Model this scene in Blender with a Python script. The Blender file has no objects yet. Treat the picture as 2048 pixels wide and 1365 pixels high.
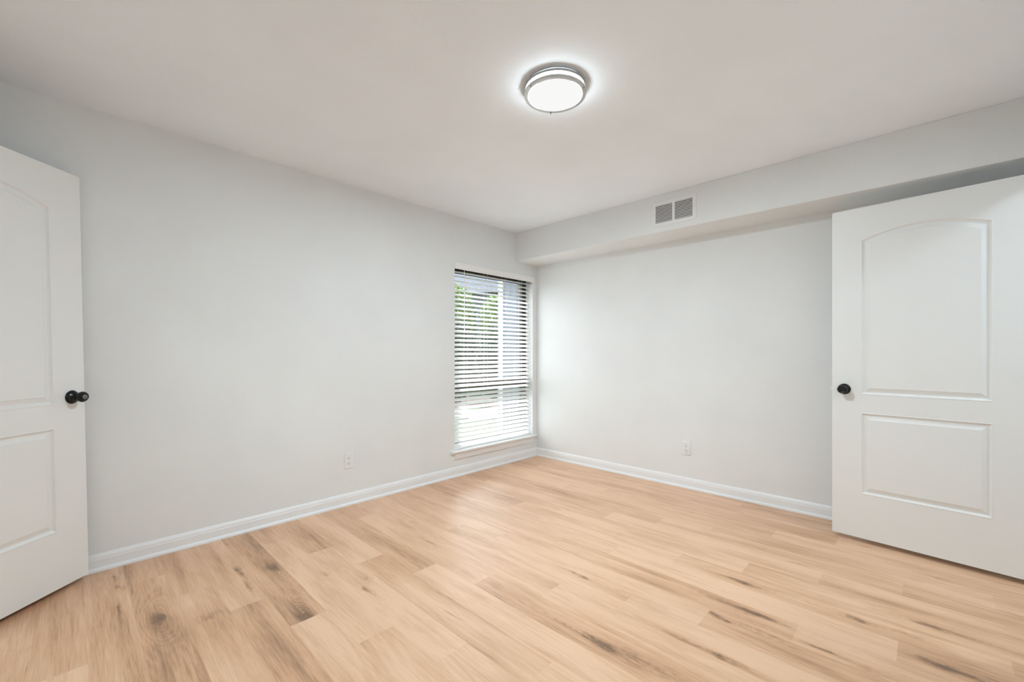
import bpy, bmesh, math, random
from mathutils import Vector, Matrix
random.seed(7)
SC = bpy.context.scene
COL = SC.collection

# ---------------------------------------------------------------- camera
YAW = math.radians(43.97)
DX, DY = math.cos(YAW), math.sin(YAW)          # viewing direction
RX, RY = math.sin(YAW), -math.cos(YAW)         # to the right
CAMX, CAMY, CAMZ = -3.6712, -3.1520, 1.153
cd = bpy.data.cameras.new('camera'); cam = bpy.data.objects.new('camera', cd); COL.objects.link(cam)
cam.location = (CAMX, CAMY, CAMZ)
cam.rotation_euler = (math.pi/2, 0, YAW - math.pi/2)
cd.sensor_width = 36.0; cd.lens = 853.0/2048*36
cd.shift_y = 24.5/2048
cd.clip_start = 0.02; cd.clip_end = 200
SC.camera = cam

# ---------------------------------------------------------------- view, world, sun
SC.view_settings.view_transform = 'Standard'
SC.view_settings.look = 'None'
SC.view_settings.exposure = 0.94
SC.view_settings.gamma = 1.0
SC.view_settings.use_curve_mapping = False
try:
    SC.cycles.max_bounces = 12; SC.cycles.diffuse_bounces = 8
    SC.cycles.use_adaptive_sampling = True; SC.cycles.adaptive_threshold = 0.03
    SC.cycles.glossy_bounces = 4; SC.cycles.transparent_max_bounces = 12
    SC.cycles.use_denoising = True
    SC.cycles.sample_clamp_indirect = 10.0
    SC.cycles.caustics_reflective = False
except Exception:
    pass
LAMP = 20.6         # watts given off by the ceiling lamp
HALL_FILL = 24.0         # watts of the unseen fill lamps added beyond the two doorways
SKY = 3.5
SUN = 7.6
w = bpy.data.worlds.new('world'); SC.world = w; w.use_nodes = True
nt = w.node_tree; nt.nodes.clear()
sky = nt.nodes.new('ShaderNodeTexSky'); sky.sky_type = 'HOSEK_WILKIE'
sky.turbidity = 4.0; sky.ground_albedo = 0.35
sky.sun_direction = Vector((-0.20, 0.55, 0.84)).normalized()
mixc = nt.nodes.new('ShaderNodeMix'); mixc.data_type = 'RGBA'; mixc.inputs[0].default_value = 0.8
mixc.inputs[7].default_value = (0.93, 0.94, 1.0, 1)
bg = nt.nodes.new('ShaderNodeBackground'); bg.inputs[1].default_value = SKY
wo = nt.nodes.new('ShaderNodeOutputWorld')
nt.links.new(sky.outputs[0], mixc.inputs[6]); nt.links.new(mixc.outputs[2], bg.inputs[0]); nt.links.new(bg.outputs[0], wo.inputs[0])
sd = bpy.data.lights.new('sun', 'SUN'); sd.energy = SUN; sd.angle = math.radians(3); sd.color = (.95, .965, 1)
so = bpy.data.objects.new('sun', sd); COL.objects.link(so)
so.rotation_euler = Vector((-0.20, 0.55, 0.84)).to_track_quat('Z', 'Y').to_euler()
so.location = (-3, -5, 9)

# ---------------------------------------------------------------- materials
def lin(c):
    return tuple(((v/255)/12.92 if v/255 <= .04045 else (((v/255)+.055)/1.055)**2.4) for v in c)
class NT:
    def __init__(s, name):
        s.m = bpy.data.materials.new(name); s.m.use_nodes = True
        s.t = s.m.node_tree; s.t.nodes.clear()
        s.o = s.t.nodes.new('ShaderNodeOutputMaterial')
    def n(s, typ, **kw):
        x = s.t.nodes.new(typ)
        for k, v in kw.items(): setattr(x, k, v)
        return x
    def l(s, a, b): s.t.links.new(a, b)
    def setin(s, sock, v):
        if hasattr(v, 'is_output'): s.l(v, sock)
        else: sock.default_value = v
    def math(s, op, a, b=None, c=None, clamp=False):
        x = s.n('ShaderNodeMath', operation=op); x.use_clamp = clamp
        s.setin(x.inputs[0], a)
        if b is not None: s.setin(x.inputs[1], b)
        if c is not None: s.setin(x.inputs[2], c)
        return x.outputs[0]
    def vmath(s, op, a, b=None):
        x = s.n('ShaderNodeVectorMath', operation=op)
        s.setin(x.inputs[0], a)
        if b is not None: s.setin(x.inputs[1], b)
        return x.outputs['Value'] if op in ('LENGTH', 'DISTANCE', 'DOT_PRODUCT') else x.outputs[0]
    def noise(s, vec, scale=1, detail=2, rough=.5, dist=0):
        x = s.n('ShaderNodeTexNoise'); s.l(vec, x.inputs['Vector'])
        x.inputs['Scale'].default_value = scale; x.inputs['Detail'].default_value = detail
        x.inputs['Roughness'].default_value = rough; x.inputs['Distortion'].default_value = dist
        return x.outputs[0]
    def mix(s, f, a, b):
        x = s.n('ShaderNodeMix', data_type='RGBA')
        s.setin(x.inputs[0], f); s.setin(x.inputs[6], a); s.setin(x.inputs[7], b)
        return x.outputs[2]
    def mr(s, v, a, b, c=0., d=1., smooth=False):
        x = s.n('ShaderNodeMapRange'); x.interpolation_type = 'SMOOTHSTEP' if smooth else 'LINEAR'
        s.setin(x.inputs[0], v)
        for i, q in enumerate((a, b, c, d)): s.setin(x.inputs[1+i], q)
        return x.outputs[0]
    def bsdf(s, color, rough=.5, metal=0., spec=.5, bump=None, bstr=.1, bdist=.001):
        p = s.n('ShaderNodeBsdfPrincipled')
        s.setin(p.inputs['Base Color'], color if hasattr(color, 'is_output') else (*color[:3], 1))
        s.setin(p.inputs['Roughness'], rough); p.inputs['Metallic'].default_value = metal
        s.setin(p.inputs['Specular IOR Level'], spec)
        if bump is not None:
            b = s.n('ShaderNodeBump'); b.inputs['Strength'].default_value = bstr; b.inputs['Distance'].default_value = bdist
            s.l(bump, b.inputs['Height']); s.l(b.outputs[0], p.inputs['Normal'])
        s.l(p.outputs[0], s.o.inputs[0]); return p
    def obj(s): return s.n('ShaderNodeTexCoord').outputs['Object']

def paint(name, col, rough=.6, scale=220, bstr=.15, var=.02, spec=.3):
    t = NT(name); c = t.obj()
    n1 = t.noise(c, 2.2, 3); n2 = t.noise(c, scale, 3, .6)
    f = t.mr(n1, .3, .7, 1-var, 1+var)
    rgb = t.n('ShaderNodeRGB'); rgb.outputs[0].default_value = (*col, 1)
    x = t.n('ShaderNodeVectorMath', operation='SCALE'); t.l(rgb.outputs[0], x.inputs[0]); t.l(f, x.inputs[3])
    t.bsdf(x.outputs[0], rough, 0, spec, n2, bstr, .0015)
    return t.m
M = {}
M['wall'] = paint('wall_paint', (.784, .806, .813), .75, 260, .18)
M['ceiling'] = paint('ceiling_paint', (.86, .91, .965), .8, 60, .35)
M['white'] = paint('white_semigloss', (.82, .83, .84), .38, 90, .03, .006, .45)
M['door'] = paint('door_paint', (.79, .80, .795), .42, 160, .05, .006, .4)
M['trim'] = paint('trim_paint', (.82, .835, .85), .4, 90, .04, .006, .4)
M['plastic'] = paint('white_plastic', (.80, .81, .81), .35, 60, .0, .004, .5)
M['blind'] = paint('blind_vinyl', (.88, .88, .87), .45, 60, .02, .005, .4)
M['cord'] = paint('cord', (.8, .8, .78), .8, 400, .1, .01)
M['dark'] = paint('dark_void', (.012, .012, .012), .8, 60, 0, .01)
M['slot'] = paint('slot_dark', (.05, .05, .048), .6, 60, 0, .01)
M['bronze'] = paint('bronze_frame', (.022, .018, .016), .35, 90, .02, .02, .5)
t = NT('black_metal'); c = t.obj(); n = t.noise(c, 60, 4, .6)
t.bsdf(t.mix(n, (.010, .010, .011, 1), (.03, .03, .032, 1)), t.mr(n, .3, .7, .22, .38), .65, .5); M['black'] = t.m
t = NT('brushed_nickel'); c = t.obj(); n = t.noise(c, 300, 3, .6)
t.bsdf((.46, .455, .44), t.mr(n, .3, .7, .28, .42), 1.0); M['nickel'] = t.m
t = NT('knob_face'); c = t.obj(); n = t.noise(c, 300, 3, .6)
t.bsdf((.20, .20, .19), t.mr(n, .3, .7, .3, .45), 1.0); M['knobface'] = t.m
for nm_, k_, st_, co_ in (('lamp_diffuser', 'lamp', .49, (1, 1, .99, 1)), ('lamp_side_acrylic', 'lampside', 19., (.82, .95, 1, 1))):
    t = NT(nm_); e = t.n('ShaderNodeEmission'); e.inputs[0].default_value = co_; e.inputs[1].default_value = st_
    t.l(e.outputs[0], t.o.inputs[0]); M[k_] = t.m
t = NT('window_glass'); tr = t.n('ShaderNodeBsdfTransparent'); tr.inputs[0].default_value = (.96, .98, .97, 1)
gl = t.n('ShaderNodeBsdfGlossy'); gl.inputs['Roughness'].default_value = .02
lw = t.n('ShaderNodeLayerWeight'); lw.inputs[0].default_value = .5
fac = t.math('MULTIPLY_ADD', t.math('POWER', lw.outputs['Facing'], 5.), .85, .04)
mx = t.n('ShaderNodeMixShader'); t.l(fac, mx.inputs[0]); t.l(tr.outputs[0], mx.inputs[1]); t.l(gl.outputs[0], mx.inputs[2])
t.l(mx.outputs[0], t.o.inputs[0]); M['glass'] = t.m

# ---- oak plank floor -------------------------------------------------------
# knots: x, y, half width, half length, strength
KNOTS = [(-3.401,-.775,.030,.060,1.0),(-3.385,-.90,.055,.16,.35),(-2.951,-1.200,.030,.055,1.0),(-2.93,-1.17,.045,.11,.35),
 (-2.917,-.640,.034,.07,.95),(-3.288,-.841,.016,.13,.55),(-3.255,-.90,.05,.05,.5),(-3.049,-.562,.022,.11,.8),(-3.06,-.74,.014,.14,.6),
 (-2.662,-1.197,.022,.08,.8),(-2.62,-1.10,.04,.09,.45),(-2.745,-.900,.020,.035,.7),(-2.15,-.991,.016,.14,.8),(-2.201,-.795,.02,.12,.65),
 (-1.837,-1.856,.018,.10,.8),(-1.80,-2.03,.030,.26,.35),(-2.209,-2.238,.020,.11,1.0),(-2.18,-2.40,.040,.30,.5),(-1.704,-2.493,.022,.07,1.0),
 (-1.69,-2.66,.04,.22,.45),(-1.953,-2.604,.018,.09,.85),(-1.96,-2.48,.012,.22,.5),(-1.322,-2.481,.020,.08,.9),(-1.334,-2.319,.015,.06,.7),
 (-1.29,-2.60,.035,.2,.45),(-1.307,-2.945,.024,.05,.9),(-1.29,-3.10,.03,.13,.5),(-1.153,-3.187,.022,.07,.9),(-1.16,-3.02,.03,.12,.35),
 (-.378,-2.924,.016,.05,.8),(-.708,-2.967,.017,.06,.8),(-.69,-3.10,.02,.12,.4),(-1.569,-2.612,.026,.11,.85),(-1.57,-2.48,.04,.28,.35),
 (-1.643,-2.878,.018,.08,.9),(-1.66,-3.03,.02,.12,.6),(-1.439,-3.228,.030,.13,.95),(-1.43,-3.35,.05,.25,.5),(-3.515,-.553,.010,.09,.7),
 (-3.501,-.30,.014,.12,.7),(-3.515,-.166,.02,.04,.7),(-1.696,-1.401,.016,.06,.4),(-.908,-2.668,.017,.06,.6),(-.582,-3.213,.016,.07,.6),
 (-1.245,-1.765,.016,.06,.35),(-.549,-1.934,.016,.05,.4)]
def floor_mat(knots, idx):
    t = NT('oak_planks'); c = t.obj()
    at = t.n('ShaderNodeAttribute', attribute_name='plank'); sp = t.n('ShaderNodeSeparateColor'); t.l(at.outputs[0], sp.inputs[0])
    tone, ra, rb = sp.outputs[0], sp.outputs[1], sp.outputs[2]
    off = t.n('ShaderNodeCombineXYZ'); t.l(t.math('MULTIPLY', ra, 37.), off.inputs[0]); t.l(t.math('MULTIPLY', rb, 53.), off.inputs[1]); t.l(t.math('MULTIPLY', ra, 11.), off.inputs[2])
    v = t.vmath('ADD', c, off.outputs[0])
    def sc(vec, s): return t.vmath('MULTIPLY', vec, s)
    # warp for ragged knots
    wn = t.n('ShaderNodeTexNoise'); t.l(sc(c, (1, .45, 1)), wn.inputs['Vector']); wn.inputs['Scale'].default_value = 22; wn.inputs['Detail'].default_value = 3
    wv = sc(t.vmath('SUBTRACT', wn.outputs[1], (.5, .5, .5)), (.05, .16, 0))
    kc = t.vmath('ADD', c, wv)
    core = None; halo = None
    kw = t.vmath('ADD', c, sc(t.vmath('SUBTRACT', wn.outputs[1], (.5, .5, .5)), (.016, .09, 0)))
    for (x, y, rx, ry, s_) in knots:
        d = t.vmath('LENGTH', t.vmath('MULTIPLY', t.vmath('SUBTRACT', kc, (x, y, 0)), (1/rx, 1/ry, 0)))
        a = t.mr(d, .0, 1.25, s_, 0., False)
        core = a if core is None else t.math('MAXIMUM', core, a)
        if s_ > .75 and rx > .0175:
            d2 = t.vmath('LENGTH', t.vmath('MULTIPLY', t.vmath('SUBTRACT', kw, (x, y, 0)), (1/(rx*1.7), 1/(ry*3.4), 0)))
            h = t.math('DIVIDE', s_, t.math('MULTIPLY_ADD', t.math('MULTIPLY', d2, d2), 1.6, 1.))
            halo = h if halo is None else t.math('MAXIMUM', halo, h)
    if core is None: core = 0.
    if halo is None: halo = 0.
    halor = halo
    if knots and hasattr(halo, 'is_output'): halo = t.mr(halo, .25, 1.0, 0., 1., True)
    # cathedral figure bends round the knots
    lowf = t.noise(sc(v, (7, 1.1, 1)), 1, 2, .5)
    hgt = t.math('ADD', t.math('MULTIPLY', lowf, 16.), t.math('MULTIPLY', halor, 22.))
    sep = t.n('ShaderNodeSeparateXYZ'); t.l(v, sep.inputs[0])
    hgt = t.math('ADD', hgt, t.math('MULTIPLY', sep.outputs[0], 60.))
    jit = t.noise(sc(v, (90, 22, 1)), 1, 2, .6)
    hgt = t.math('ADD', hgt, t.math('MULTIPLY', jit, 1.1))
    ring = t.math('SINE', t.math('MULTIPLY', hgt, 3.2))
    rmask = t.mr(t.noise(sc(v, (5, .9, 1)), 1, 2), .42, .62, .15, 1., True)
    ringm = t.math('MULTIPLY', ring, t.math('MAXIMUM', t.math('MULTIPLY', rmask, .5), halor))
    streak = t.noise(sc(v, (16, 1.0, 1)), 1, 4, .55, .4)
    fine = t.noise(sc(v, (230, 9, 1)), 1, 3, .65)
    fib = t.noise(sc(v, (85, 3.0, 1)), 1, 4, .6, .3)
    blot = t.noise(sc(v, (5, 1.6, 1)), 1, 3, .5)
    crack = t.noise(sc(v, (26, 1.7, 1)), 1, 5, .65, 1.0)
    crackm = t.mr(crack, .655, .74, 0., 1., True)
    # darkness 0..1
    dk = t.mr(streak, .36, .74, 0., .50)
    dk = t.math('ADD', dk, t.mr(blot, .35, .75, -.10, .34))
    dk = t.math('ADD', dk, t.math('MULTIPLY', t.math('SUBTRACT', tone, .5), .85))
    dk = t.math('ADD', dk, t.math('MULTIPLY', ringm, .13))
    dk = t.math('ADD', dk, t.math('MULTIPLY', t.math('SUBTRACT', fine, .5), .75))
    dk = t.math('ADD', dk, t.math('MULTIPLY', t.math('SUBTRACT', fib, .5), .42))
    dk = t.math('ADD', dk, t.math('MULTIPLY', halo, .26))
    dk = t.math('ADD', dk, t.math('MULTIPLY', crackm, .40))
    kk = t.math('MULTIPLY', core, t.mr(t.noise(sc(c, (60, 26, 1)), 1, 4, .7), .30, .62, .35, 1.))
    dk = t.math('ADD', dk, t.math('MULTIPLY', t.math('POWER', kk, 1.5), 1.4))
    ramp = t.n('ShaderNodeValToRGB'); t.l(t.math('MULTIPLY', dk, .7), ramp.inputs[0])
    el = ramp.color_ramp.elements
    el[0].position = 0.0; el[0].color = (.745, .478, .305, 1)
    el[1].position = 1.0; el[1].color = (.18, .095, .05, 1)
    e3 = el.new(.7); e3.color = (.25, .13, .064, 1)
    e2 = el.new(.35); e2.color = (.575, .323, .18, 1)
    rgh = t.mr(fine, .3, .7, .33, .43)
    bmp = t.math('SUBTRACT', t.math('MULTIPLY', fine, -.5), t.math('MULTIPLY', kk, .4))
    t.bsdf(ramp.outputs[0], rgh, 0, .85, bmp, .12, .001)
    return t.m
FLOORM = ['floor_plain']; M['floor_plain'] = floor_mat([], 0)
def row_of(x): return math.floor((x+3.475)/.15)
KN_SORT = sorted(KNOTS, key=lambda k: (row_of(k[0]), k[1])); KGROUP = {}
for gi in range(0, len(KN_SORT), 6):
    nm_ = 'floor_%d' % (gi//6); M[nm_] = floor_mat(KN_SORT[gi:gi+6], gi); FLOORM.append(nm_)
    for k_ in KN_SORT[gi:gi+6]: KGROUP[k_] = len(FLOORM)-1

# ---- outdoors
def simple(name, c1, c2, scale, rough=.8, vec=(1, 1, 1), detail=3):
    t = NT(name); c = t.obj(); n = t.noise(t.vmath('MULTIPLY', c, vec), scale, detail, .6)
    t.bsdf(t.mix(t.mr(n, .35, .65), (*c1, 1), (*c2, 1)), rough, 0, .3); return t.m
M['grass'] = simple('grass', (.035, .065, .028), (.075, .11, .05), 14)
M['mulch'] = simple('mulch', (.05, .035, .03), (.16, .12, .10), 30)
M['walk'] = simple('concrete', (.19, .185, .18), (.26, .255, .25), 9)
M['siding'] = simple('grey_blue_siding', (.115, .135, .165), (.13, .15, .18), 5)
M['brick'] = simple('brick_outside', (.20, .12, .10), (.28, .17, .13), 20)
M['roof'] = simple('roof_shingle', (.035, .042, .055), (.06, .07, .09), 9, .8, (1, 6, 6))
M['exttrim'] = simple('exterior_trim', (.40, .42, .45), (.44, .46, .48), 3)
def leafmat(name, c1, c2):
    t = NT(name); at = t.n('ShaderNodeAttribute', attribute_name='tint')
    col = t.mix(at.outputs['Fac'], (*c1, 1), (*c2, 1))
    t.bsdf(col, .5, 0, .4); return t.m
M['leaf_bright'] = leafmat('leaf_bright', (.055, .13, .02), (.24, .34, .08))
M['leaf_dark'] = leafmat('leaf_dark', (.015, .032, .02), (.075, .115, .055))
M['twig'] = simple('twig_bark', (.18, .13, .10), (.34, .26, .22), 30)

# ---------------------------------------------------------------- mesh helpers
def obj(name, bm, mat, parent=None, smooth=False, bevel=0.):
    me = bpy.data.meshes.new(name); bm.normal_update(); bm.to_mesh(me); bm.free()
    o = bpy.data.objects.new(name, me); COL.objects.link(o)
    for m_ in (mat if isinstance(mat, (list, tuple)) else [mat]): me.materials.append(M[m_])
    if parent is not None: o.parent = parent
    if smooth:
        for p in me.polygons: p.use_smooth = True
    if bevel:
        b = o.modifiers.new('bevel', 'BEVEL'); b.width = bevel; b.segments = 2; b.limit_method = 'ANGLE'; b.angle_limit = math.radians(40)
    return o
def tag(o, label=None, cat=None, group=None, kind=None):
    if label: o['label'] = label
    if cat: o['category'] = cat
    if group: o['group'] = group
    if kind: o['kind'] = kind
    return o
def empty(name, loc, rz=0.):
    o = bpy.data.objects.new(name, None); COL.objects.link(o); o.location = loc; o.rotation_euler = (0, 0, rz)
    o.empty_display_size = .1; return o
def box(bm, x0, x1, y0, y1, z0, z1):
    vs = [bm.verts.new((x, y, z)) for x in (x0, x1) for y in (y0, y1) for z in (z0, z1)]
    for f in ((0, 1, 3, 2), (4, 6, 7, 5), (0, 4, 5, 1), (2, 3, 7, 6), (0, 2, 6, 4), (1, 5, 7, 3)):
        bm.faces.new([vs[i] for i in f])
def bx(*a):
    bm = bmesh.new(); box(bm, *a); bmesh.ops.recalc_face_normals(bm, faces=bm.faces); return bm
def multi(*boxes):
    bm = bmesh.new()
    for b in boxes: box(bm, *b)
    bmesh.ops.recalc_face_normals(bm, faces=bm.faces); return bm
def lathe(bm, prof, seg=48, mat=Matrix.Identity(4)):
    """prof: (radius, z); revolved about z; closed at the ends where radius is 0"""
    rings = []
    for (r, z) in prof:
        if r < 1e-6: rings.append([bm.verts.new(mat @ Vector((0, 0, z)))])
        else: rings.append([bm.verts.new(mat @ Vector((r*math.cos(2*math.pi*i/seg), r*math.sin(2*math.pi*i/seg), z))) for i in range(seg)])
    for a, b in zip(rings[:-1], rings[1:]):
        for i in range(seg):
            j = (i+1) % seg
            if len(a) == 1 and len(b) == 1: continue
            if len(a) == 1: bm.faces.new((a[0], b[i], b[j]))
            elif len(b) == 1: bm.faces.new((a[i], a[j], b[0]))
            else: bm.faces.new((a[i], a[j], b[j], b[i]))
def extrude_profile(prof, axis, a, b, closed=True):
    """prof: list of (depth, z); swept along axis 'x' (depth -> -y) or 'y' (depth -> -x)"""
    bm = bmesh.new()
    def P(s, d, z): return (s, -d, z) if axis == 'x' else (-d, s, z)
    A = [bm.verts.new(P(a, d, z)) for d, z in prof]; B = [bm.verts.new(P(b, d, z)) for d, z in prof]
    n = len(prof)
    for i in range(n if closed else n-1):
        j = (i+1) % n; bm.faces.new((A[i], A[j], B[j], B[i]))
    bm.faces.new(A); bm.faces.new(B[::-1])
    bmesh.ops.recalc_face_normals(bm, faces=bm.faces); return bm

# ---------------------------------------------------------------- the room
H = 2.44
XE, YR = -4.23, -3.575            # entry wall (left, beside the camera) and rear wall (behind it)
T = .15
WX0, WX1, WZ0, WZ1 = -1.177, -.068, .228, 2.004   # window opening
SFX, SFZ = -.345, 2.137           # soffit front and underside

# floor: one mesh, one face per plank
bm = bmesh.new(); cl = bm.loops.layers.float_color.new('plank')
FX0, FX1, FY0, FY1 = -5.75, .95, -5.15, 0.0
PL = 1.232
def joints(row):
    j = -.307 - .308*(row % 4)
    return [j + PL*k for k in range(-5, 3)]
tones = {}
row = -16
x = -3.475 + .15*row
rnd = random.Random(12)
# plank tones read off the photograph: (row, any y inside the plank) -> 0 light .. 1 dark
HAND = [(-1,-.6,.50),(-2,-.6,.58),(-3,-.6,.45),(0,-.15,.66),(0,-.8,.70),(1,-.3,.48),(1,-1.,.52),(2,-.4,.40),(2,-1.2,.70),(3,-.5,.76),(3,-1.6,.42),
        (4,-.1,.6),(4,-.8,.33),(4,-2.,.42),(5,-.3,.74),(5,-1.2,.40),(5,-2.2,.5),(6,-.4,.36),(6,-1.5,.55),(7,-.4,.62),(7,-1.8,.36),(8,-.7,.36),(8,-2.,.55),
        (9,-.8,.60),(9,-1.3,.5),(9,-2.2,.25),(10,-1.5,.45),(10,-2.6,.42),(11,-1.2,.4),(11,-2.0,.35),(11,-2.7,.48),(12,-2.2,.66),(13,-2.5,.30),(13,-3.3,.6),
        (14,-1.5,.35),(14,-2.6,.55),(15,-2.,.4),(15,-3.,.5),(16,-2.2,.35),(16,-3.2,.5),(17,-2.4,.36),(17,-3.3,.58),(18,-2.,.45),(18,-2.8,.5),
        (19,-2.,.5),(19,-3.2,.45),(20,-2.,.55),(20,-3.,.38),(21,-1.,.4),(21,-2.2,.5),(22,-1.,.45),(22,-2.2,.55)]
while x < FX1:
    x0, x1 = max(x, FX0), min(x+.15, FX1)
    ys = sorted(set([FY0, FY1] + [j for j in joints(row) if FY0 < j < FY1]))
    for y0, y1 in zip(ys[:-1], ys[1:]):
        tn = .28 + .42*rnd.random()
        for (r_, yy, tt) in HAND:
            if r_ == row and y0 < yy < y1: tn = tt + (.10 if row <= 3 else 0)  # left rows darkened further, painting in the weaker room light there
        if x1 > x0:
            f = bm.faces.new([bm.verts.new(p) for p in ((x0, y0, 0), (x1, y0, 0), (x1, y1, 0), (x0, y1, 0))])
            c_ = (tn, rnd.random(), rnd.random(), 1)
            for lp in f.loops: lp[cl] = c_
            for k_ in KN_SORT:
                if row_of(k_[0]) == row and y0 < k_[1] < y1 and k_[4] > .3: f.material_index = KGROUP[k_]; break
    row += 1; x += .15
# underside so that the floor is a slab
box(bm, FX0, FX1, FY0, FY1+.02, -.14, -.002)
fl = obj('floor', bm, FLOORM); tag(fl, 'light oak plank floor running toward the window wall', 'floor', kind='structure')

tag(obj('ceiling', bx(XE-T, T, YR-T, T, H, H+.14), 'ceiling'), 'flat white ceiling with a round lamp', 'ceiling', kind='structure')
# window wall
bm = multi((XE-T, WX0, 0, T, 0, H), (WX1, T, 0, T, 0, H), (WX0, WX1, 0, T, 0, WZ0-.02), (WX0, WX1, 0, T, WZ1, H))
tag(obj('wall_left', bm, 'wall'), 'pale grey wall on the left holding the window', 'wall', kind='structure')
tag(obj('wall_right', bx(0, T, YR-T, 0, 0, H), 'wall'), 'pale grey wall on the right under the soffit', 'wall', kind='structure')
# soffit: rounded front lower arris
prof = [(0, H-.001), (0, SFZ), (-SFX-.006, SFZ), (-SFX-.0015, SFZ+.0015), (-SFX, SFZ+.006), (-SFX, H-.001)]
tag(obj('wall_soffit', extrude_profile(prof, 'y', YR, 0), 'wall'), 'boxed grey soffit along the top of the right wall, holding the vent', 'soffit', kind='structure')
# entry wall with doorway
EY0, EY1, DZ = -1.475, -.645, 2.075
bm = multi((XE-T, XE, YR-T, EY0, 0, H), (XE-T, XE, EY1, 0, 0, H), (XE-T, XE, EY0, EY1, DZ, H))
tag(obj('wall_entry', bm, 'wall'), 'wall behind the left door with its doorway', 'wall', kind='structure')
RX0, RX1 = -1.21, -.372
bm = multi((XE, RX0, YR-T, YR, 0, H), (RX1, 0, YR-T, YR, 0, H), (RX0, RX1, YR-T, YR, DZ, H))
tag(obj('wall_rear', bm, 'wall'), 'wall behind the camera with the right door opening', 'wall', kind='structure')
# the two spaces behind the doorways
bm = multi((-5.65, -5.55, -2.45, .0, 0, H), (-5.55, XE-T, -.1, 0, 0, H), (-5.55, XE-T, -2.45, -2.35, 0, H))
tag(obj('wall_hall', bm, 'wall'), 'hallway walls beyond the left doorway', 'wall', kind='structure')
bm = multi((-2.0, .3, -5.1, -5.0, 0, H), (-2.1, -2.0, -5.1, YR-T, 0, H), (.2, .3, -5.0, YR-T, 0, H))
tag(obj('wall_landing', bm, 'wall'), 'walls beyond the right doorway', 'wall', kind='structure')
tag(obj('ceiling_hall', bx(-5.65, XE-T, -2.45, 0, H, H+.14), 'ceiling'), 'hallway ceiling beyond the left doorway', 'ceiling', kind='structure')
tag(obj('ceiling_landing', bx(-2.1, .3, -5.1, YR-T, H, H+.14), 'ceiling'), 'ceiling beyond the right doorway', 'ceiling', kind='structure')

# baseboards
BP = [(0, 0), (.027, 0), (.0265, .008), (.023, .015), (.0145, .019), (.014, .060), (.0118, .064), (.0118, .068), (.0105, .074), (.006, .084), (.003, .089), (0, .089)]
tag(obj('baseboard_left', extrude_profile(BP, 'x', XE, 0), 'trim'), 'white moulded baseboard along the window wall', 'baseboard', kind='structure')
tag(obj('baseboard_right', extrude_profile(BP, 'y', YR, -.0005), 'trim'), 'white moulded baseboard along the right wall', 'baseboard', kind='structure')
def extrude_rev(prof, axis, a, b, off):
    bm = extrude_profile(prof, axis, a, b)
    for v in bm.verts:
        if axis == 'x': v.co.y = off - v.co.y
        else: v.co.x = off - v.co.x
    bmesh.ops.recalc_face_normals(bm, faces=bm.faces); return bm
tag(obj('baseboard_rear', extrude_rev(BP, 'x', XE+.03, RX0-.07, YR), 'trim'), 'white baseboard behind the camera', 'baseboard', kind='structure')
tag(obj('baseboard_entry', extrude_rev(BP, 'y', YR+.03, EY0-.07, XE), 'trim'), 'white baseboard beside the left doorway', 'baseboard', kind='structure')
# door casings
bm = multi((XE, XE+.016, EY0-.06, EY0, 0, DZ+.06), (XE, XE+.016, EY1, EY1+.06, 0, DZ+.06), (XE, XE+.016, EY0, EY1, DZ, DZ+.06))
tag(obj('trim_1', bm, 'trim'), 'white casing around the left doorway', 'door casing', kind='structure')
bm = multi((RX0-.06, RX0, YR, YR+.016, 0, DZ+.06), (RX1, RX1+.012, YR, YR+.016, 0, DZ+.06), (RX0, RX1, YR, YR+.016, DZ, DZ+.06))
tag(obj('trim_2', bm, 'trim'), 'white casing around the right doorway', 'door casing', kind='structure')

# ---------------------------------------------------------------- doors
DW, DT, DH = .82, .035, 2.03
PX0, PX1 = .144, .684                       # panel outline across the door, from the free edge
LZ0, LZ1, UZ0, USP, UAP = .271, .771, .881, 1.832, 1.887   # heights above the door bottom
def arch(x, x0, x1, zs, za):
    """circular arc through the springing points and the apex"""
    hw = (x1-x0)/2; s_ = za-zs; R = (hw*hw+s_*s_)/(2*s_); u = x-(x0+x1)/2
    return za - R + math.sqrt(max(R*R-u*u, 0))
def outline(o, x0, x1, z0, zs, za, n=24):
    pts = [(x0+o, z0+o), (x1-o, z0+o)]
    for i in range(n+1):
        xx = x1-o - (x1-x0-2*o)*i/n
        pts.append((xx, (arch(x0+(xx-x0-o)*(x1-x0)/(x1-x0-2*o), x0, x1, zs, za) if za > zs else zs)-o))
    return pts
PROF = [(0, 0), (.0025, .0012), (.006, .0008), (.010, -.0045), (.0145, -.0086), (.019, -.0090), (.024, -.0078), (.034, -.0040), (.0405, -.0016), (.042, .0002), (.046, .0)]
def panel_bm(x0, x1, z0, zs, za):
    bm = bmesh.new()
    for side in (0, 1):
        loops = []
        for (o, dpt) in PROF:
            y = -dpt if side == 0 else DT+dpt
            loops.append([bm.verts.new((px, y, pz)) for px, pz in outline(o, x0, x1, z0, zs, za)])
        n = len(loops[0])
        for a, b in zip(loops[:-1], loops[1:]):
            for i in range(n):
                j = (i+1) % n; f = bm.faces.new((a[i], a[j], b[j], b[i])); f.smooth = False
        bm.faces.new(loops[-1])
    bmesh.ops.recalc_face_normals(bm, faces=bm.faces)
    return bm
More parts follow.
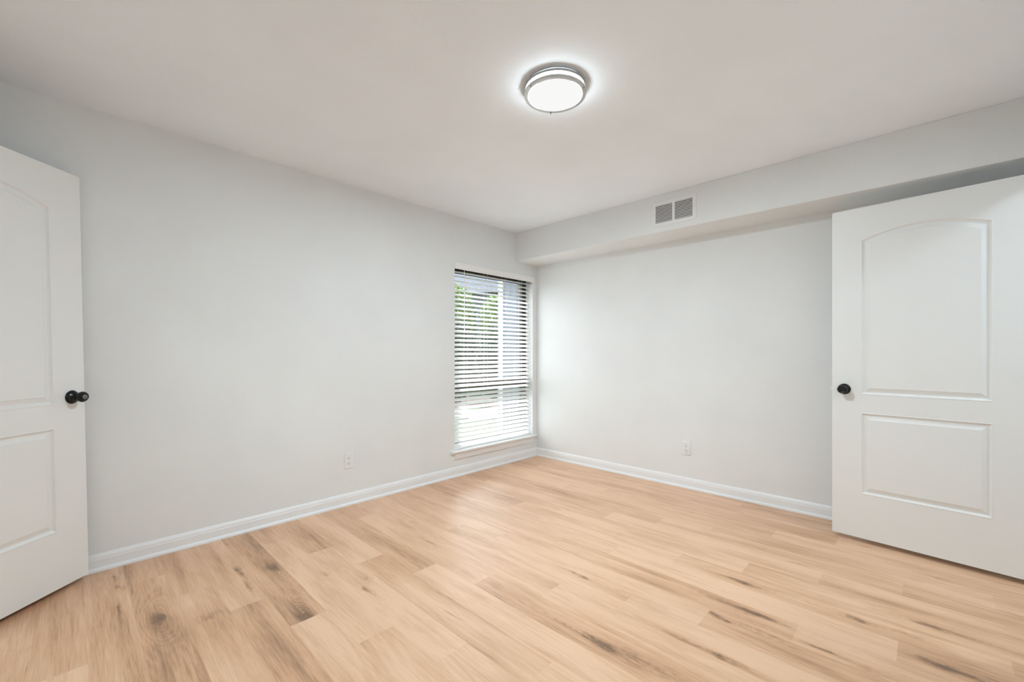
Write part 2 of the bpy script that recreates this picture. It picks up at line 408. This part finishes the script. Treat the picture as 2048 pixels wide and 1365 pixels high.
def slab_bm():
    """stiles, rails and edges of a two panel arched door; x across from the free edge, front at y=0, back at y=DT"""
    bm = bmesh.new()
    def q(pts, y, flip): 
        vs = [bm.verts.new((a, y, b)) for a, b in pts]
        bm.faces.new(vs[::-1] if flip else vs)
    for y, fl_ in ((0., False), (DT, True)):
        q([(0, 0), (PX0, 0), (PX0, DH), (0, DH)], y, fl_)
        q([(PX1, 0), (DW, 0), (DW, DH), (PX1, DH)], y, fl_)
        q([(PX0, 0), (PX1, 0), (PX1, LZ0), (PX0, LZ0)], y, fl_)
        q([(PX0, LZ1), (PX1, LZ1), (PX1, UZ0), (PX0, UZ0)], y, fl_)
        N = 24
        for i in range(N):
            a = PX0+(PX1-PX0)*i/N; b = PX0+(PX1-PX0)*(i+1)/N
            q([(a, arch(a, PX0, PX1, USP, UAP)), (b, arch(b, PX0, PX1, USP, UAP)), (b, DH), (a, DH)], y, fl_)
    for (a, b) in (((0, 0), (DW, 0)), ((DW, 0), (DW, DH)), ((DW, DH), (0, DH)), ((0, DH), (0, 0))):
        vs = [bm.verts.new(p) for p in ((a[0], 0, a[1]), (a[0], DT, a[1]), (b[0], DT, b[1]), (b[0], 0, b[1]))]
        bm.faces.new(vs)
    return bm
def knob(parent, y_out, sign, keyed):
    """rosette, neck and ball facing the room (sign=-1: toward -y)"""
    k = empty('door_knob', (.0625, 0 if sign < 0 else DT, .911)); k.parent = parent
    k['label'] = 'round black door knob on a domed rosette'
    Mx = Matrix.Rotation(math.pi/2, 4, 'X') if sign < 0 else Matrix.Rotation(-math.pi/2, 4, 'X')
    bm = bmesh.new(); lathe(bm, [(0, 0), (.0325, 0), (.0335, .002), (.0325, .004), (.0315, .0045), (.0305, .008), (.025, .0125), (.0175, .015), (.0165, .016), (0, .016)], 48, Mx)
    obj('rosette', bm, 'black', k, True)
    bm = bmesh.new()
    lathe(bm, [(.0145, .015), (.013, .018), (.0115, .024), (.0125, .030), (.0155, .0335), (.0165, .035), (.0165, .0365), (.0205, .040), (.0245, .0455), (.0262, .052), (.0255, .0575), (.0225, .0625), (.0205, .064), (.0200, .0655), (.0175, .0660), (.0165, .0645), (.013, .0645), (0, .0645)], 48, Mx)
    obj('knob', bm, 'black', k, True)
    bm = bmesh.new()
    if keyed: lathe(bm, [(.0125, .0643), (.012, .0668), (.0095, .0672), (.009, .0662), (.0065, .0662), (.006, .0675), (0, .0675)], 36, Mx)
    else: lathe(bm, [(.0055, .0643), (.0052, .0668), (.004, .0675), (0, .0675)], 28, Mx)
    obj('knob_button', bm, 'knobface' if keyed else 'black', k, True)
    return k
def make_door(name, loc, ang, label, keyed, cat='door', tilt=0.):
    """loc: free edge bottom; local x runs to the hinge; local -y faces the camera side"""
    root = empty(name, loc); root.rotation_euler = (tilt, 0, ang)
    tag(root, label, cat, kind='structure')
    obj('door_frame_rails', slab_bm(), 'door', root)
    p = obj('door_panel', panel_bm(PX0, PX1, LZ0, LZ1, LZ1), 'door', root); p['label'] = 'rectangular raised lower panel'
    p = obj('door_panel', panel_bm(PX0, PX1, UZ0, USP, UAP), 'door', root); p['label'] = 'raised upper panel with arched top'
    knob(root, 0, -1, keyed); knob(root, 0, 1, False)
    l = empty('latch', (0, DT/2, .911)); l.parent = root
    obj('latch_plate', bx(-.0012, .0005, -.0125, .0125, -.028, .028), 'trim' if not keyed else 'black', l, bevel=.0004)
    bm = bmesh.new(); 
    vs = [bm.verts.new(p) for p in ((0, -.006, -.008), (0, .006, -.008), (-.012, -.006, -.008), (0, -.006, .008), (0, .006, .008), (-.012, -.006, .008))]
    for f in ((0, 1, 2), (3, 5, 4), (0, 2, 5, 3), (1, 4, 5, 2), (0, 3, 4, 1)): bm.faces.new([vs[i] for i in f])
    bmesh.ops.recalc_face_normals(bm, faces=bm.faces); obj('latch_bolt', bm, 'trim', l)  # bolt in white paint, standing in for the shine of its metal
    for hz in (.18, 1.0, 1.80):
        bm = bmesh.new(); lathe(bm, [(0, -.045), (.006, -.045), (.006, .045), (0, .045)], 16, Matrix.Translation((DW+.004, -.006, hz)))
        obj('hinge', bm, 'nickel', root, True)
    return root
# left door: parallel to the view direction; local x -> -d ; front (-y local) must face right (+r)
# local x = (-DX,-DY); local y = rot90ccw = (DY,-DX) = +r  -> front would face -r, so mirror by building with a flipped y
def mirror_y(root):
    for o in root.children_recursive:
        if o.type == 'MESH':
            me = o.data
            for v in me.vertices: v.co.y = -v.co.y
            me.flip_normals()
        o.location.y = -o.location.y
dl = make_door('door_1', (0, 0, 0), 0, 'white two panel arched door standing open at the left, keyed black knob', True)
mirror_y(dl)
tl = 2.184; latl = -2.168
dl.location = (CAMX+tl*DX+latl*RX, CAMY+tl*DY+latl*RY, .024)
ang = math.atan2(-DY, -DX)
# plane leans away from the camera by ~1.3 degrees
dl.rotation_euler = (math.radians(1.35), 0, ang)
# right door: from (-.2874,-2.7320) toward (-.0864,-.9963)
ang = math.atan2(-.99626, -.08636)   # local y = rot90 = (.996,-.086): away from the camera, front faces -x
DRX, DRY = CAMX + (-.2874-CAMX)*.99, CAMY + (-2.7320-CAMY)*.99
dr = make_door('door_2', (DRX, DRY, .0293), ang, 'white two panel arched door standing open at the right under the soffit', False)
dr.scale = (.99, .99, .99)

# ---------------------------------------------------------------- window
win = empty('window_1', ((WX0+WX1)/2, .1, WZ0)); tag(win, 'tall window with dark bronze frame in the left wall near the corner', 'window', kind='structure')
def wobj(name, bm, mat, **k):
    for v in bm.verts: v.co -= Vector(win.location)
    o = obj(name, bm, mat, win, **k); return o
FY, FD = .102, .090    # frame front and depth
F0, F1, G0, G1 = WX0-.02, WX1+.02, WZ0-.005, WZ1+.02
bm = multi((WX0, WX0+.045, FY, FY+FD, G0, WZ1), (WX1-.045, WX1, FY, FY+FD, G0, WZ1), (WX0+.045, WX1-.045, FY, FY+FD, WZ1-.045, WZ1), (WX0+.045, WX1-.045, FY, FY+FD, G0, G0+.04))
wobj('window_frame', bm, 'bronze')
bm = multi((WX0+.045, WX1-.045, FY+.004, FY+.04, .832, .868))
o = wobj('meeting_rail', bm, 'bronze')
for (z0, z1, yy) in ((.868, WZ1-.045, FY+.012), (G0+.04, .832, FY+.026)):
    bm = multi((WX0+.045, WX0+.075, yy, yy+.022, z0, z1), (WX1-.075, WX1-.045, yy, yy+.022, z0, z1), (WX0+.075, WX1-.075, yy, yy+.022, z1-.028, z1), (WX0+.075, WX1-.075, yy, yy+.022, z0, z0+.028))
    s_ = wobj('sash', bm, 'bronze')
    bm = bx(WX0+.075, WX1-.075, yy+.009, yy+.013, z0+.028, z1-.028)
    for v in bm.verts: v.co -= Vector(win.location)
    obj('pane', bm, 'glass', s_)
# reveal lining (white)
bm = multi((WX0-.0, WX0+.002, .001, FY, WZ0, WZ1), (WX1-.002, WX1, .001, FY, WZ0, WZ1), (WX0, WX1, .001, FY, WZ1-.002, WZ1))
wobj('reveal', bm, 'white')
# stool and apron
ZS = .240
bm = extrude_profile([(-.10, ZS-.021), (0, ZS-.021), (0, ZS), (-.10, ZS)], 'x', WX0+.001, WX1-.001)
bm2 = bmesh.new()
st = wobj('window_sill', bm, 'white')
bm2 = extrude_profile([(0, ZS-.021), (.030, ZS-.021), (.035, ZS-.017), (.036, ZS-.010), (.035, ZS-.003), (.031, ZS), (0, ZS)], 'x', -1.222, -.030)
for v in bm2.verts: v.co -= Vector(win.location)
h_ = obj('sill_nosing', bm2, 'white', st)
bm = extrude_profile([(0, ZS-.079), (.011, ZS-.079), (.012, ZS-.074), (.012, ZS-.066), (.015, ZS-.062), (.015, ZS-.048), (.018, ZS-.044), (.018, ZS-.034), (.022, ZS-.029), (.024, ZS-.021), (0, ZS-.021)], 'x', -1.185, -.068)
wobj('apron', bm, 'white')

# ---------------------------------------------------------------- blind
BX0, BX1 = WX0+.006, WX1-.008
bl = empty('window_blind', ((BX0+BX1)/2, .045, WZ1)); tag(bl, 'white horizontal slat blind lowered in the window, slats open', 'blind')
def bobj(name, bm, mat, par=None, **k):
    for v in bm.verts: v.co -= Vector(bl.location)
    return obj(name, bm, mat, par or bl, **k)
bobj('headrail', bx(BX0, BX1, .022, .072, 1.966, 2.002), 'blind')
prof = [(-.004, 1.946), (.008, 1.946), (.011, 1.949), (.011, 1.957), (.009, 1.961), (.009, 1.990), (.012, 1.996), (.012, 2.003), (.008, 2.006), (-.004, 2.006)]
va = bobj('valance', extrude_profile(prof, 'x', WX0-.006, -.050), 'blind')
# slats: slightly crowned, outer edge higher
PITCH, ZT, ZB = .0435, 1.928, .270
TILT = math.radians(29); SW, ST_, YC = .050, .0028, .047
bm = bmesh.new(); z = ZT; zs_list = []
while z > ZB:
    zs_list.append(z)
    n = 6; top = []; bot = []
    for i in range(n+1):
        u = -SW/2 + SW*i/n; cr = .0022*(1-(2*u/SW)**2)
        for lst, tt in ((top, ST_/2), (bot, -ST_/2)):
            yy = YC + u*math.cos(TILT) - (cr+tt)*math.sin(TILT); zz = z + u*math.sin(TILT) + (cr+tt)*math.cos(TILT)
            lst.append((bm.verts.new((BX0, yy, zz)), bm.verts.new((BX1, yy, zz))))
    ring = top + bot[::-1]
    for i in range(len(ring)):
        j = (i+1) % len(ring); bm.faces.new((ring[i][0], ring[j][0], ring[j][1], ring[i][1]))
    for k_ in (0, 1): bm.faces.new([r_[k_] for r_ in ring])
    z -= PITCH
bmesh.ops.recalc_face_normals(bm, faces=bm.faces)
sl = bobj('slats', bm, 'blind')
bobj('bottom_rail', bx(BX0, BX1, YC-.026, YC+.026, .2415, .2575), 'blind', bevel=.003)
for lx in (-1.003, -.740, -.482, -.225):
    bm = bmesh.new()
    for yy in (YC-.0245, YC+.0245):
        box(bm, lx-.0007, lx+.0007, yy-.0006, yy+.0006, .255, 1.968)
    bmesh.ops.recalc_face_normals(bm, faces=bm.faces)
    o = bobj('ladder_cord', bm, 'cord')
bm = bmesh.new(); lathe(bm, [(0, 0), (.0042, .001), (.0046, .012), (.0036, .03), (.0034, .55), (.0026, .562), (0, .565)], 8, Matrix.Translation((-1.043, -.004+.018, 1.373)))
wd = bobj('tilt_wand', bm, 'blind')
bm = bmesh.new(); lathe(bm, [(0, 0), (.003, 0), (.003, .02), (0, .02)], 8, Matrix.Translation((-1.043, .014, 1.936)))
o = bobj('wand_hook', bm, 'nickel')

# ---------------------------------------------------------------- ceiling lamp
LC = (CAMX + 2.053*DX + .207*RX, CAMY + 2.053*DY + .207*RY, H)
lp = empty('ceiling_lamp', LC); tag(lp, 'round flush ceiling lamp with a glowing shade and double nickel rings', 'ceiling lamp')
FL = Matrix.Scale(-1, 4, (0, 0, 1))
bm = bmesh.new(); lathe(bm, [(0, 0), (.128, 0), (.128, .012), (.120, .014), (0, .014)], 64, FL); bmesh.ops.recalc_face_normals(bm, faces=bm.faces)
obj('mounting_pan', bm, 'white', lp, False)
def ring_bm(r0, r1, z0, z1):
    bm = bmesh.new(); seg = 72
    P = [(r0, z0), (r1-.001, z0), (r1, z0+.001), (r1, z1-.001), (r1-.001, z1), (r0, z1)]
    R_ = [[bm.verts.new((r*math.cos(2*math.pi*i/seg), r*math.sin(2*math.pi*i/seg), -z_)) for i in range(seg)] for r, z_ in P]
    for a in range(len(P)):
        b = (a+1) % len(P)
        for i in range(seg):
            j = (i+1) % seg; bm.faces.new((R_[a][i], R_[a][j], R_[b][j], R_[b][i]))
    bmesh.ops.recalc_face_normals(bm, faces=bm.faces); return bm
bm = bmesh.new(); lathe(bm, [(.128, .014), (.128, .046)], 64, FL); bmesh.ops.recalc_face_normals(bm, faces=bm.faces)
sd_ = obj('shade_side', bm, 'lampside', lp, True)
bm = bmesh.new(); lathe(bm, [(.128, .046), (.1275, .050), (.118, .0520), (.09, .0540), (.05, .0550), (0, .0555)], 64, FL); bmesh.ops.recalc_face_normals(bm, faces=bm.faces)
obj('lamp_shade', bm, 'lamp', lp, True)
L = bpy.data.lights.new('lamp_light', 'AREA'); L.shape = 'DISK'; L.size = .25; L.energy = LAMP; L.color = (.77, .92, 1)
lo = bpy.data.objects.new('lamp_light', L); COL.objects.link(lo); lo.parent = lp; lo.location = (0, 0, -.0565)
obj('metal_ring', ring_bm(.1305, .1465, .010, .021), 'nickel', lp)
obj('metal_ring', ring_bm(.1305, .1475, .036, .048), 'nickel', lp)
va_ = math.atan2(DY, DX)
for k_ in range(3):
    a = va_ + k_*2*math.pi/3 + .05
    bm = bmesh.new(); lathe(bm, [(0, .004), (.0022, .004), (.0022, .046), (.0034, .0475), (.0034, .052), (.0024, .0545), (0, .0545)], 12, Matrix.Translation((.1435*math.cos(a), .1435*math.sin(a), 0)) @ FL)
    bmesh.ops.recalc_face_normals(bm, faces=bm.faces)
    obj('post', bm, 'nickel', lp, True)

# unseen lamps added beyond the doorways to brighten the room
def hall_fill_lamp(loc, label, en):
    r_ = empty('hall_fill_lamp', loc); tag(r_, label, 'ceiling lamp')
    bm = bmesh.new(); lathe(bm, [(0, 0), (.15, 0), (.15, .02), (.145, .03), (0, .03)], 40, FL); bmesh.ops.recalc_face_normals(bm, faces=bm.faces)
    obj('fill_lamp_base', bm, 'white', r_)
    L = bpy.data.lights.new('hall_fill_light', 'AREA'); L.shape = 'DISK'; L.size = .26; L.energy = en; L.color = (.80, .935, 1)
    lo = bpy.data.objects.new('hall_fill_light', L); COL.objects.link(lo); lo.parent = r_; lo.location = (0, 0, -.034)
hall_fill_lamp((-4.95, -1.06, H), 'unseen fill lamp added beyond the left doorway', HALL_FILL*.45)
hall_fill_lamp((-.95, -4.35, H), 'unseen fill lamp added beyond the right doorway', HALL_FILL*.33)

# ---------------------------------------------------------------- outlets
def rrect(bm, w_, h_, r, y0, y1, cx=0, cz=0, n=5, taper=0.):
    pts = []
    for (sx, sz, a0) in ((1, 1, 0), (-1, 1, 90), (-1, -1, 180), (1, -1, 270)):
        for i in range(n+1):
            a = math.radians(a0+90*i/n); pts.append((cx+sx*(w_/2-r)+r*math.cos(a), cz+sz*(h_/2-r)+r*math.sin(a)))
    A = [bm.verts.new((p[0], y0, p[1])) for p in pts]
    B = [bm.verts.new((cx+(p[0]-cx)*(1-taper), y1, cz+(p[1]-cz)*(1-taper))) for p in pts]
    m = len(pts)
    for i in range(m): bm.faces.new((A[i], A[(i+1) % m], B[(i+1) % m], B[i]))
    bm.faces.new(A); bm.faces.new(B[::-1]); bmesh.ops.recalc_face_normals(bm, faces=bm.faces)
def make_outlet(loc, rz, label):
    r_ = empty('wall_outlet', loc, rz); tag(r_, label, 'outlet', 'duplex outlets on the walls')
    bm = bmesh.new(); rrect(bm, .0715, .115, .004, 0, -.006, taper=.04); obj('outlet_plate', bm, 'plastic', r_)
    bm = bmesh.new(); lathe(bm, [(0, 0), (.0032, 0), (.003, .0012), (0, .0016)], 14, Matrix.Translation((0, -.006, 0)) @ Matrix.Rotation(math.pi/2, 4, 'X')); obj('screw', bm, 'cord', r_)
    for s_ in (1, -1):
        bm = bmesh.new()
        cz = .0195*s_; pts = []
        for i in range(40):
            a = 2*math.pi*i/40; X = .0172*math.cos(a); Z = max(-.0143, min(.0143, .0172*math.sin(a))); pts.append((X, Z))
        A = [bm.verts.new((p[0], -.006, cz+p[1])) for p in pts]; B = [bm.verts.new((p[0]*.97, -.0085, cz+p[1]*.97)) for p in pts]
        for i in range(40): bm.faces.new((A[i], A[(i+1) % 40], B[(i+1) % 40], B[i]))
        bm.faces.new(B); bmesh.ops.recalc_face_normals(bm, faces=bm.faces)
        rc = obj('receptacle', bm, 'plastic', r_)
        obj('slot', bx(-.0075, -.0050, -.0088, -.0084, cz+.0005, cz+.0095), 'slot', rc)
        obj('slot', bx(.0050, .0072, -.0088, -.0084, cz+.0015, cz+.0085), 'slot', rc)
        bm = bmesh.new(); lathe(bm, [(0, 0), (.0028, 0), (.0028, .0004), (0, .0004)], 14, Matrix.Translation((0, -.0084, cz-.0070)) @ Matrix.Rotation(math.pi/2, 4, 'X')); obj('slot', bm, 'slot', rc)
    return r_
make_outlet((-2.197, -.0002, .334), 0, 'white duplex outlet low on the window wall, left of the window')
make_outlet((-.0002, -1.689, .338), -math.pi/2, 'white duplex outlet low on the right wall below the vent')

# ---------------------------------------------------------------- return air vent on the soffit
vt = empty('air_vent', (SFX, -1.726, 2.283), -math.pi/2); tag(vt, 'white louvered return air vent on the soffit face', 'air vent')
VW, VH = .355, .203; OW, OH = .297, .142
# local x runs along -y of the room; local y into the wall
bm = bmesh.new()
def loop(w2, h2, y): return [bm.verts.new((sx*w2, y, sz*h2)) for sx, sz in ((-1, -1), (1, -1), (1, 1), (-1, 1))]
Ls = [loop(VW/2, VH/2, 0), loop(VW/2, VH/2, -.003), loop(VW/2-.004, VH/2-.004, -.006), loop(OW/2+.003, OH/2+.003, -.007), loop(OW/2, OH/2, -.005), loop(OW/2, OH/2, -.0005)]
for a, b in zip(Ls[:-1], Ls[1:]):
    for i in range(4): bm.faces.new((a[i], a[(i+1) % 4], b[(i+1) % 4], b[i]))
bmesh.ops.recalc_face_normals(bm, faces=bm.faces)
obj('vent_frame', bm, 'white', vt)
obj('mullion', bx(-.009, .009, -.007, -.001, -OH/2, OH/2), 'white', vt)
obj('duct_opening', bx(-OW/2, OW/2, -.0012, -.0004, -OH/2, OH/2), 'dark', vt)
for (a, b) in ((-OW/2, -.009), (.009, OW/2)):
    bm = bmesh.new(); N = 12
    for i in range(N):
        zc = -OH/2 + OH*(i+.5)/N
        vs = [bm.verts.new((x_, y_, z_)) for x_ in (a, b) for (y_, z_) in ((-.0060, zc-.0028), (-.0060, zc+.0026), (-.0016, zc+.0050), (-.0016, zc+.0030))]
        for f in ((0, 1, 2, 3), (7, 6, 5, 4), (0, 4, 5, 1), (1, 5, 6, 2), (2, 6, 7, 3), (3, 7, 4, 0)): bm.faces.new([vs[k_] for k_ in f])
    bmesh.ops.recalc_face_normals(bm, faces=bm.faces); obj('louvers', bm, 'white', vt)
for sx in (-1, 1):
    bm = bmesh.new(); lathe(bm, [(0, 0), (.0035, 0), (.003, .0012), (0, .0016)], 14, Matrix.Translation((sx*(VW/2-.013), -.0062, 0)) @ Matrix.Rotation(math.pi/2, 4, 'X')); obj('screw', bm, 'nickel', vt)

# ---------------------------------------------------------------- outdoors
GZ = -.12
VA = YAW - math.pi/2
def away(depth, lat): return (CAMX + depth*DX + lat*RX, CAMY + depth*DY + lat*RY, GZ)
tag(obj('ground_outdoors', bx(-14, 22, T+.0, 30, GZ-.1, GZ), 'grass'), 'lawn outside the window', 'ground', kind='structure')
def slab(name, d0, d1, l0, l1, h_, mat, label, cat):
    r_ = obj(name, bx(l0, l1, 0, d1-d0, 0, h_), mat); r_.location = away(d0, 0); r_.rotation_euler = (0, 0, VA)
    return tag(r_, label, cat, kind='structure')
slab('mulch_bed', 9.9, 12.4, -6, 1.5, .03, 'mulch', 'mulch bed under the shrubs outside the window', 'ground')
slab('walkway', 8.2, 9.5, -7, -.05, .02, 'walk', 'pale concrete walkway outside the window', 'walkway')
# neighbouring wing with board and batten siding, its corner toward the window
nb = empty('neighbouring_wing', away(7.0, -.205), VA); tag(nb, 'grey blue sided house wing outside, right half of the window view', 'building')
obj('siding', bx(0, 6.5, 0, 3.2, 0, 4.4), 'siding', nb)
bm = bmesh.new()
for i in range(1, 68): box(bm, i*.0945-.004, i*.0945+.004, -.010, 0, 0, 4.4)
bmesh.ops.recalc_face_normals(bm, faces=bm.faces); obj('battens', bm, 'siding', nb)
obj('corner_trim', multi((-.02, .055, -.025, 0, 0, 4.4), (-.025, 0, -.025, .06, 0, 4.4)), 'exttrim', nb)
obj('roof_edge', bx(-.3, 6.8, -.35, 3.4, 4.4, 4.65), 'roof', nb)
# farther house with a shingle roof
hs = empty('neighbouring_house', away(15, -8), VA); tag(hs, 'farther house with a blue grey shingle roof seen at the window top', 'building')
obj('wall', bx(0, 14, 0, 5, 0, 3.4), 'siding', hs)
bm = bmesh.new(); vs = [bm.verts.new(p) for p in ((-.5, -.5, 3.35), (14.3, -.5, 3.35), (14.3, 2.5, 5.1), (-.5, 2.5, 5.1), (14.3, 5.5, 3.35), (-.5, 5.5, 3.35))]
for f in ((0, 1, 2, 3), (3, 2, 4, 5), (0, 3, 5), (1, 4, 2), (0, 5, 4, 1)): bm.faces.new([vs[i] for i in f])
obj('roof', bm, 'roof', hs)
# shrubs
def shrub(name, dep, lat, w_, d_, z0, z1, n, mat, label, size=.05, seed=1):
    rr = random.Random(seed); root = empty(name, away(dep, lat), VA); tag(root, label, 'shrub', 'shrubs outside the window')
    bm = bmesh.new(); tl_ = bm.loops.layers.float_color.new('tint')
    for _ in range(n):
        while True:
            u, v, q = rr.uniform(-1, 1), rr.uniform(-1, 1), rr.uniform(-1, 1)
            r2 = u*u+v*v+q*q*abs(q)
            if .2 < r2 < 1: break
        bump = 1 + .10*math.sin(u*7+seed)*math.cos(q*6)
        p = Vector((u*w_/2*bump, v*d_/2, z0-GZ+(q+1)*(z1-z0)/2)) + Vector([rr.gauss(0, .02) for _ in range(3)])
        R = Matrix.Rotation(rr.uniform(0, 6.28), 3, 'Z') @ Matrix.Rotation(rr.uniform(-1.2, 1.2), 3, 'X') @ Matrix.Rotation(rr.uniform(-1, 1), 3, 'Y')
        s_ = size*rr.uniform(.6, 1.3)
        vs = [bm.verts.new(p + R @ Vector(c_)*s_) for c_ in ((-1, 0, 0), (-.2, -.42, .08), (1, 0, 0), (-.2, .42, .08))]
        f = bm.faces.new(vs); tt = rr.random()
        for lp_ in f.loops: lp_[tl_] = (tt, tt, tt, 1)
    obj('foliage', bm, mat, root)
    bm = bmesh.new()
    for k_ in range(7):
        a = rr.uniform(0, 6.28); p0 = Vector((rr.uniform(-.1, .1)*w_, rr.uniform(-.1, .1)*d_, 0)); p1 = Vector((math.cos(a)*w_*.3, math.sin(a)*d_*.3, (z1-GZ)*.7))
        q = (p1-p0).to_track_quat('Z', 'Y').to_matrix().to_4x4()
        lathe(bm, [(0, 0), (.014, 0), (.006, (p1-p0).length), (0, (p1-p0).length)], 6, Matrix.Translation(p0) @ q)
    obj('stem', bm, 'twig', root)
shrub('tall_shrub', 13.1, -1.75, 1.35, 1.0, .3, 3.3, 20000, 'leaf_bright', 'tall bright green shrub outside, at the left edge of the window view', .036, 3)
shrub('tall_shrub', 13.3, -.50, 1.05, 1.0, .2, 3.0, 16000, 'leaf_bright', 'tall bright green shrub outside, behind the corner of the grey wing', .036, 4)
shrub('hedge_shrub', 10.8, -1.42, 1.0, .6, -.05, 2.0, 16000, 'leaf_dark', 'low dark green shrub outside, farther from the grey wing', .032, 5)
shrub('hedge_shrub', 11.45, -.48, .95, .6, -.05, 1.9, 14000, 'leaf_dark', 'low dark green shrub outside, next to the grey wing', .032, 6)
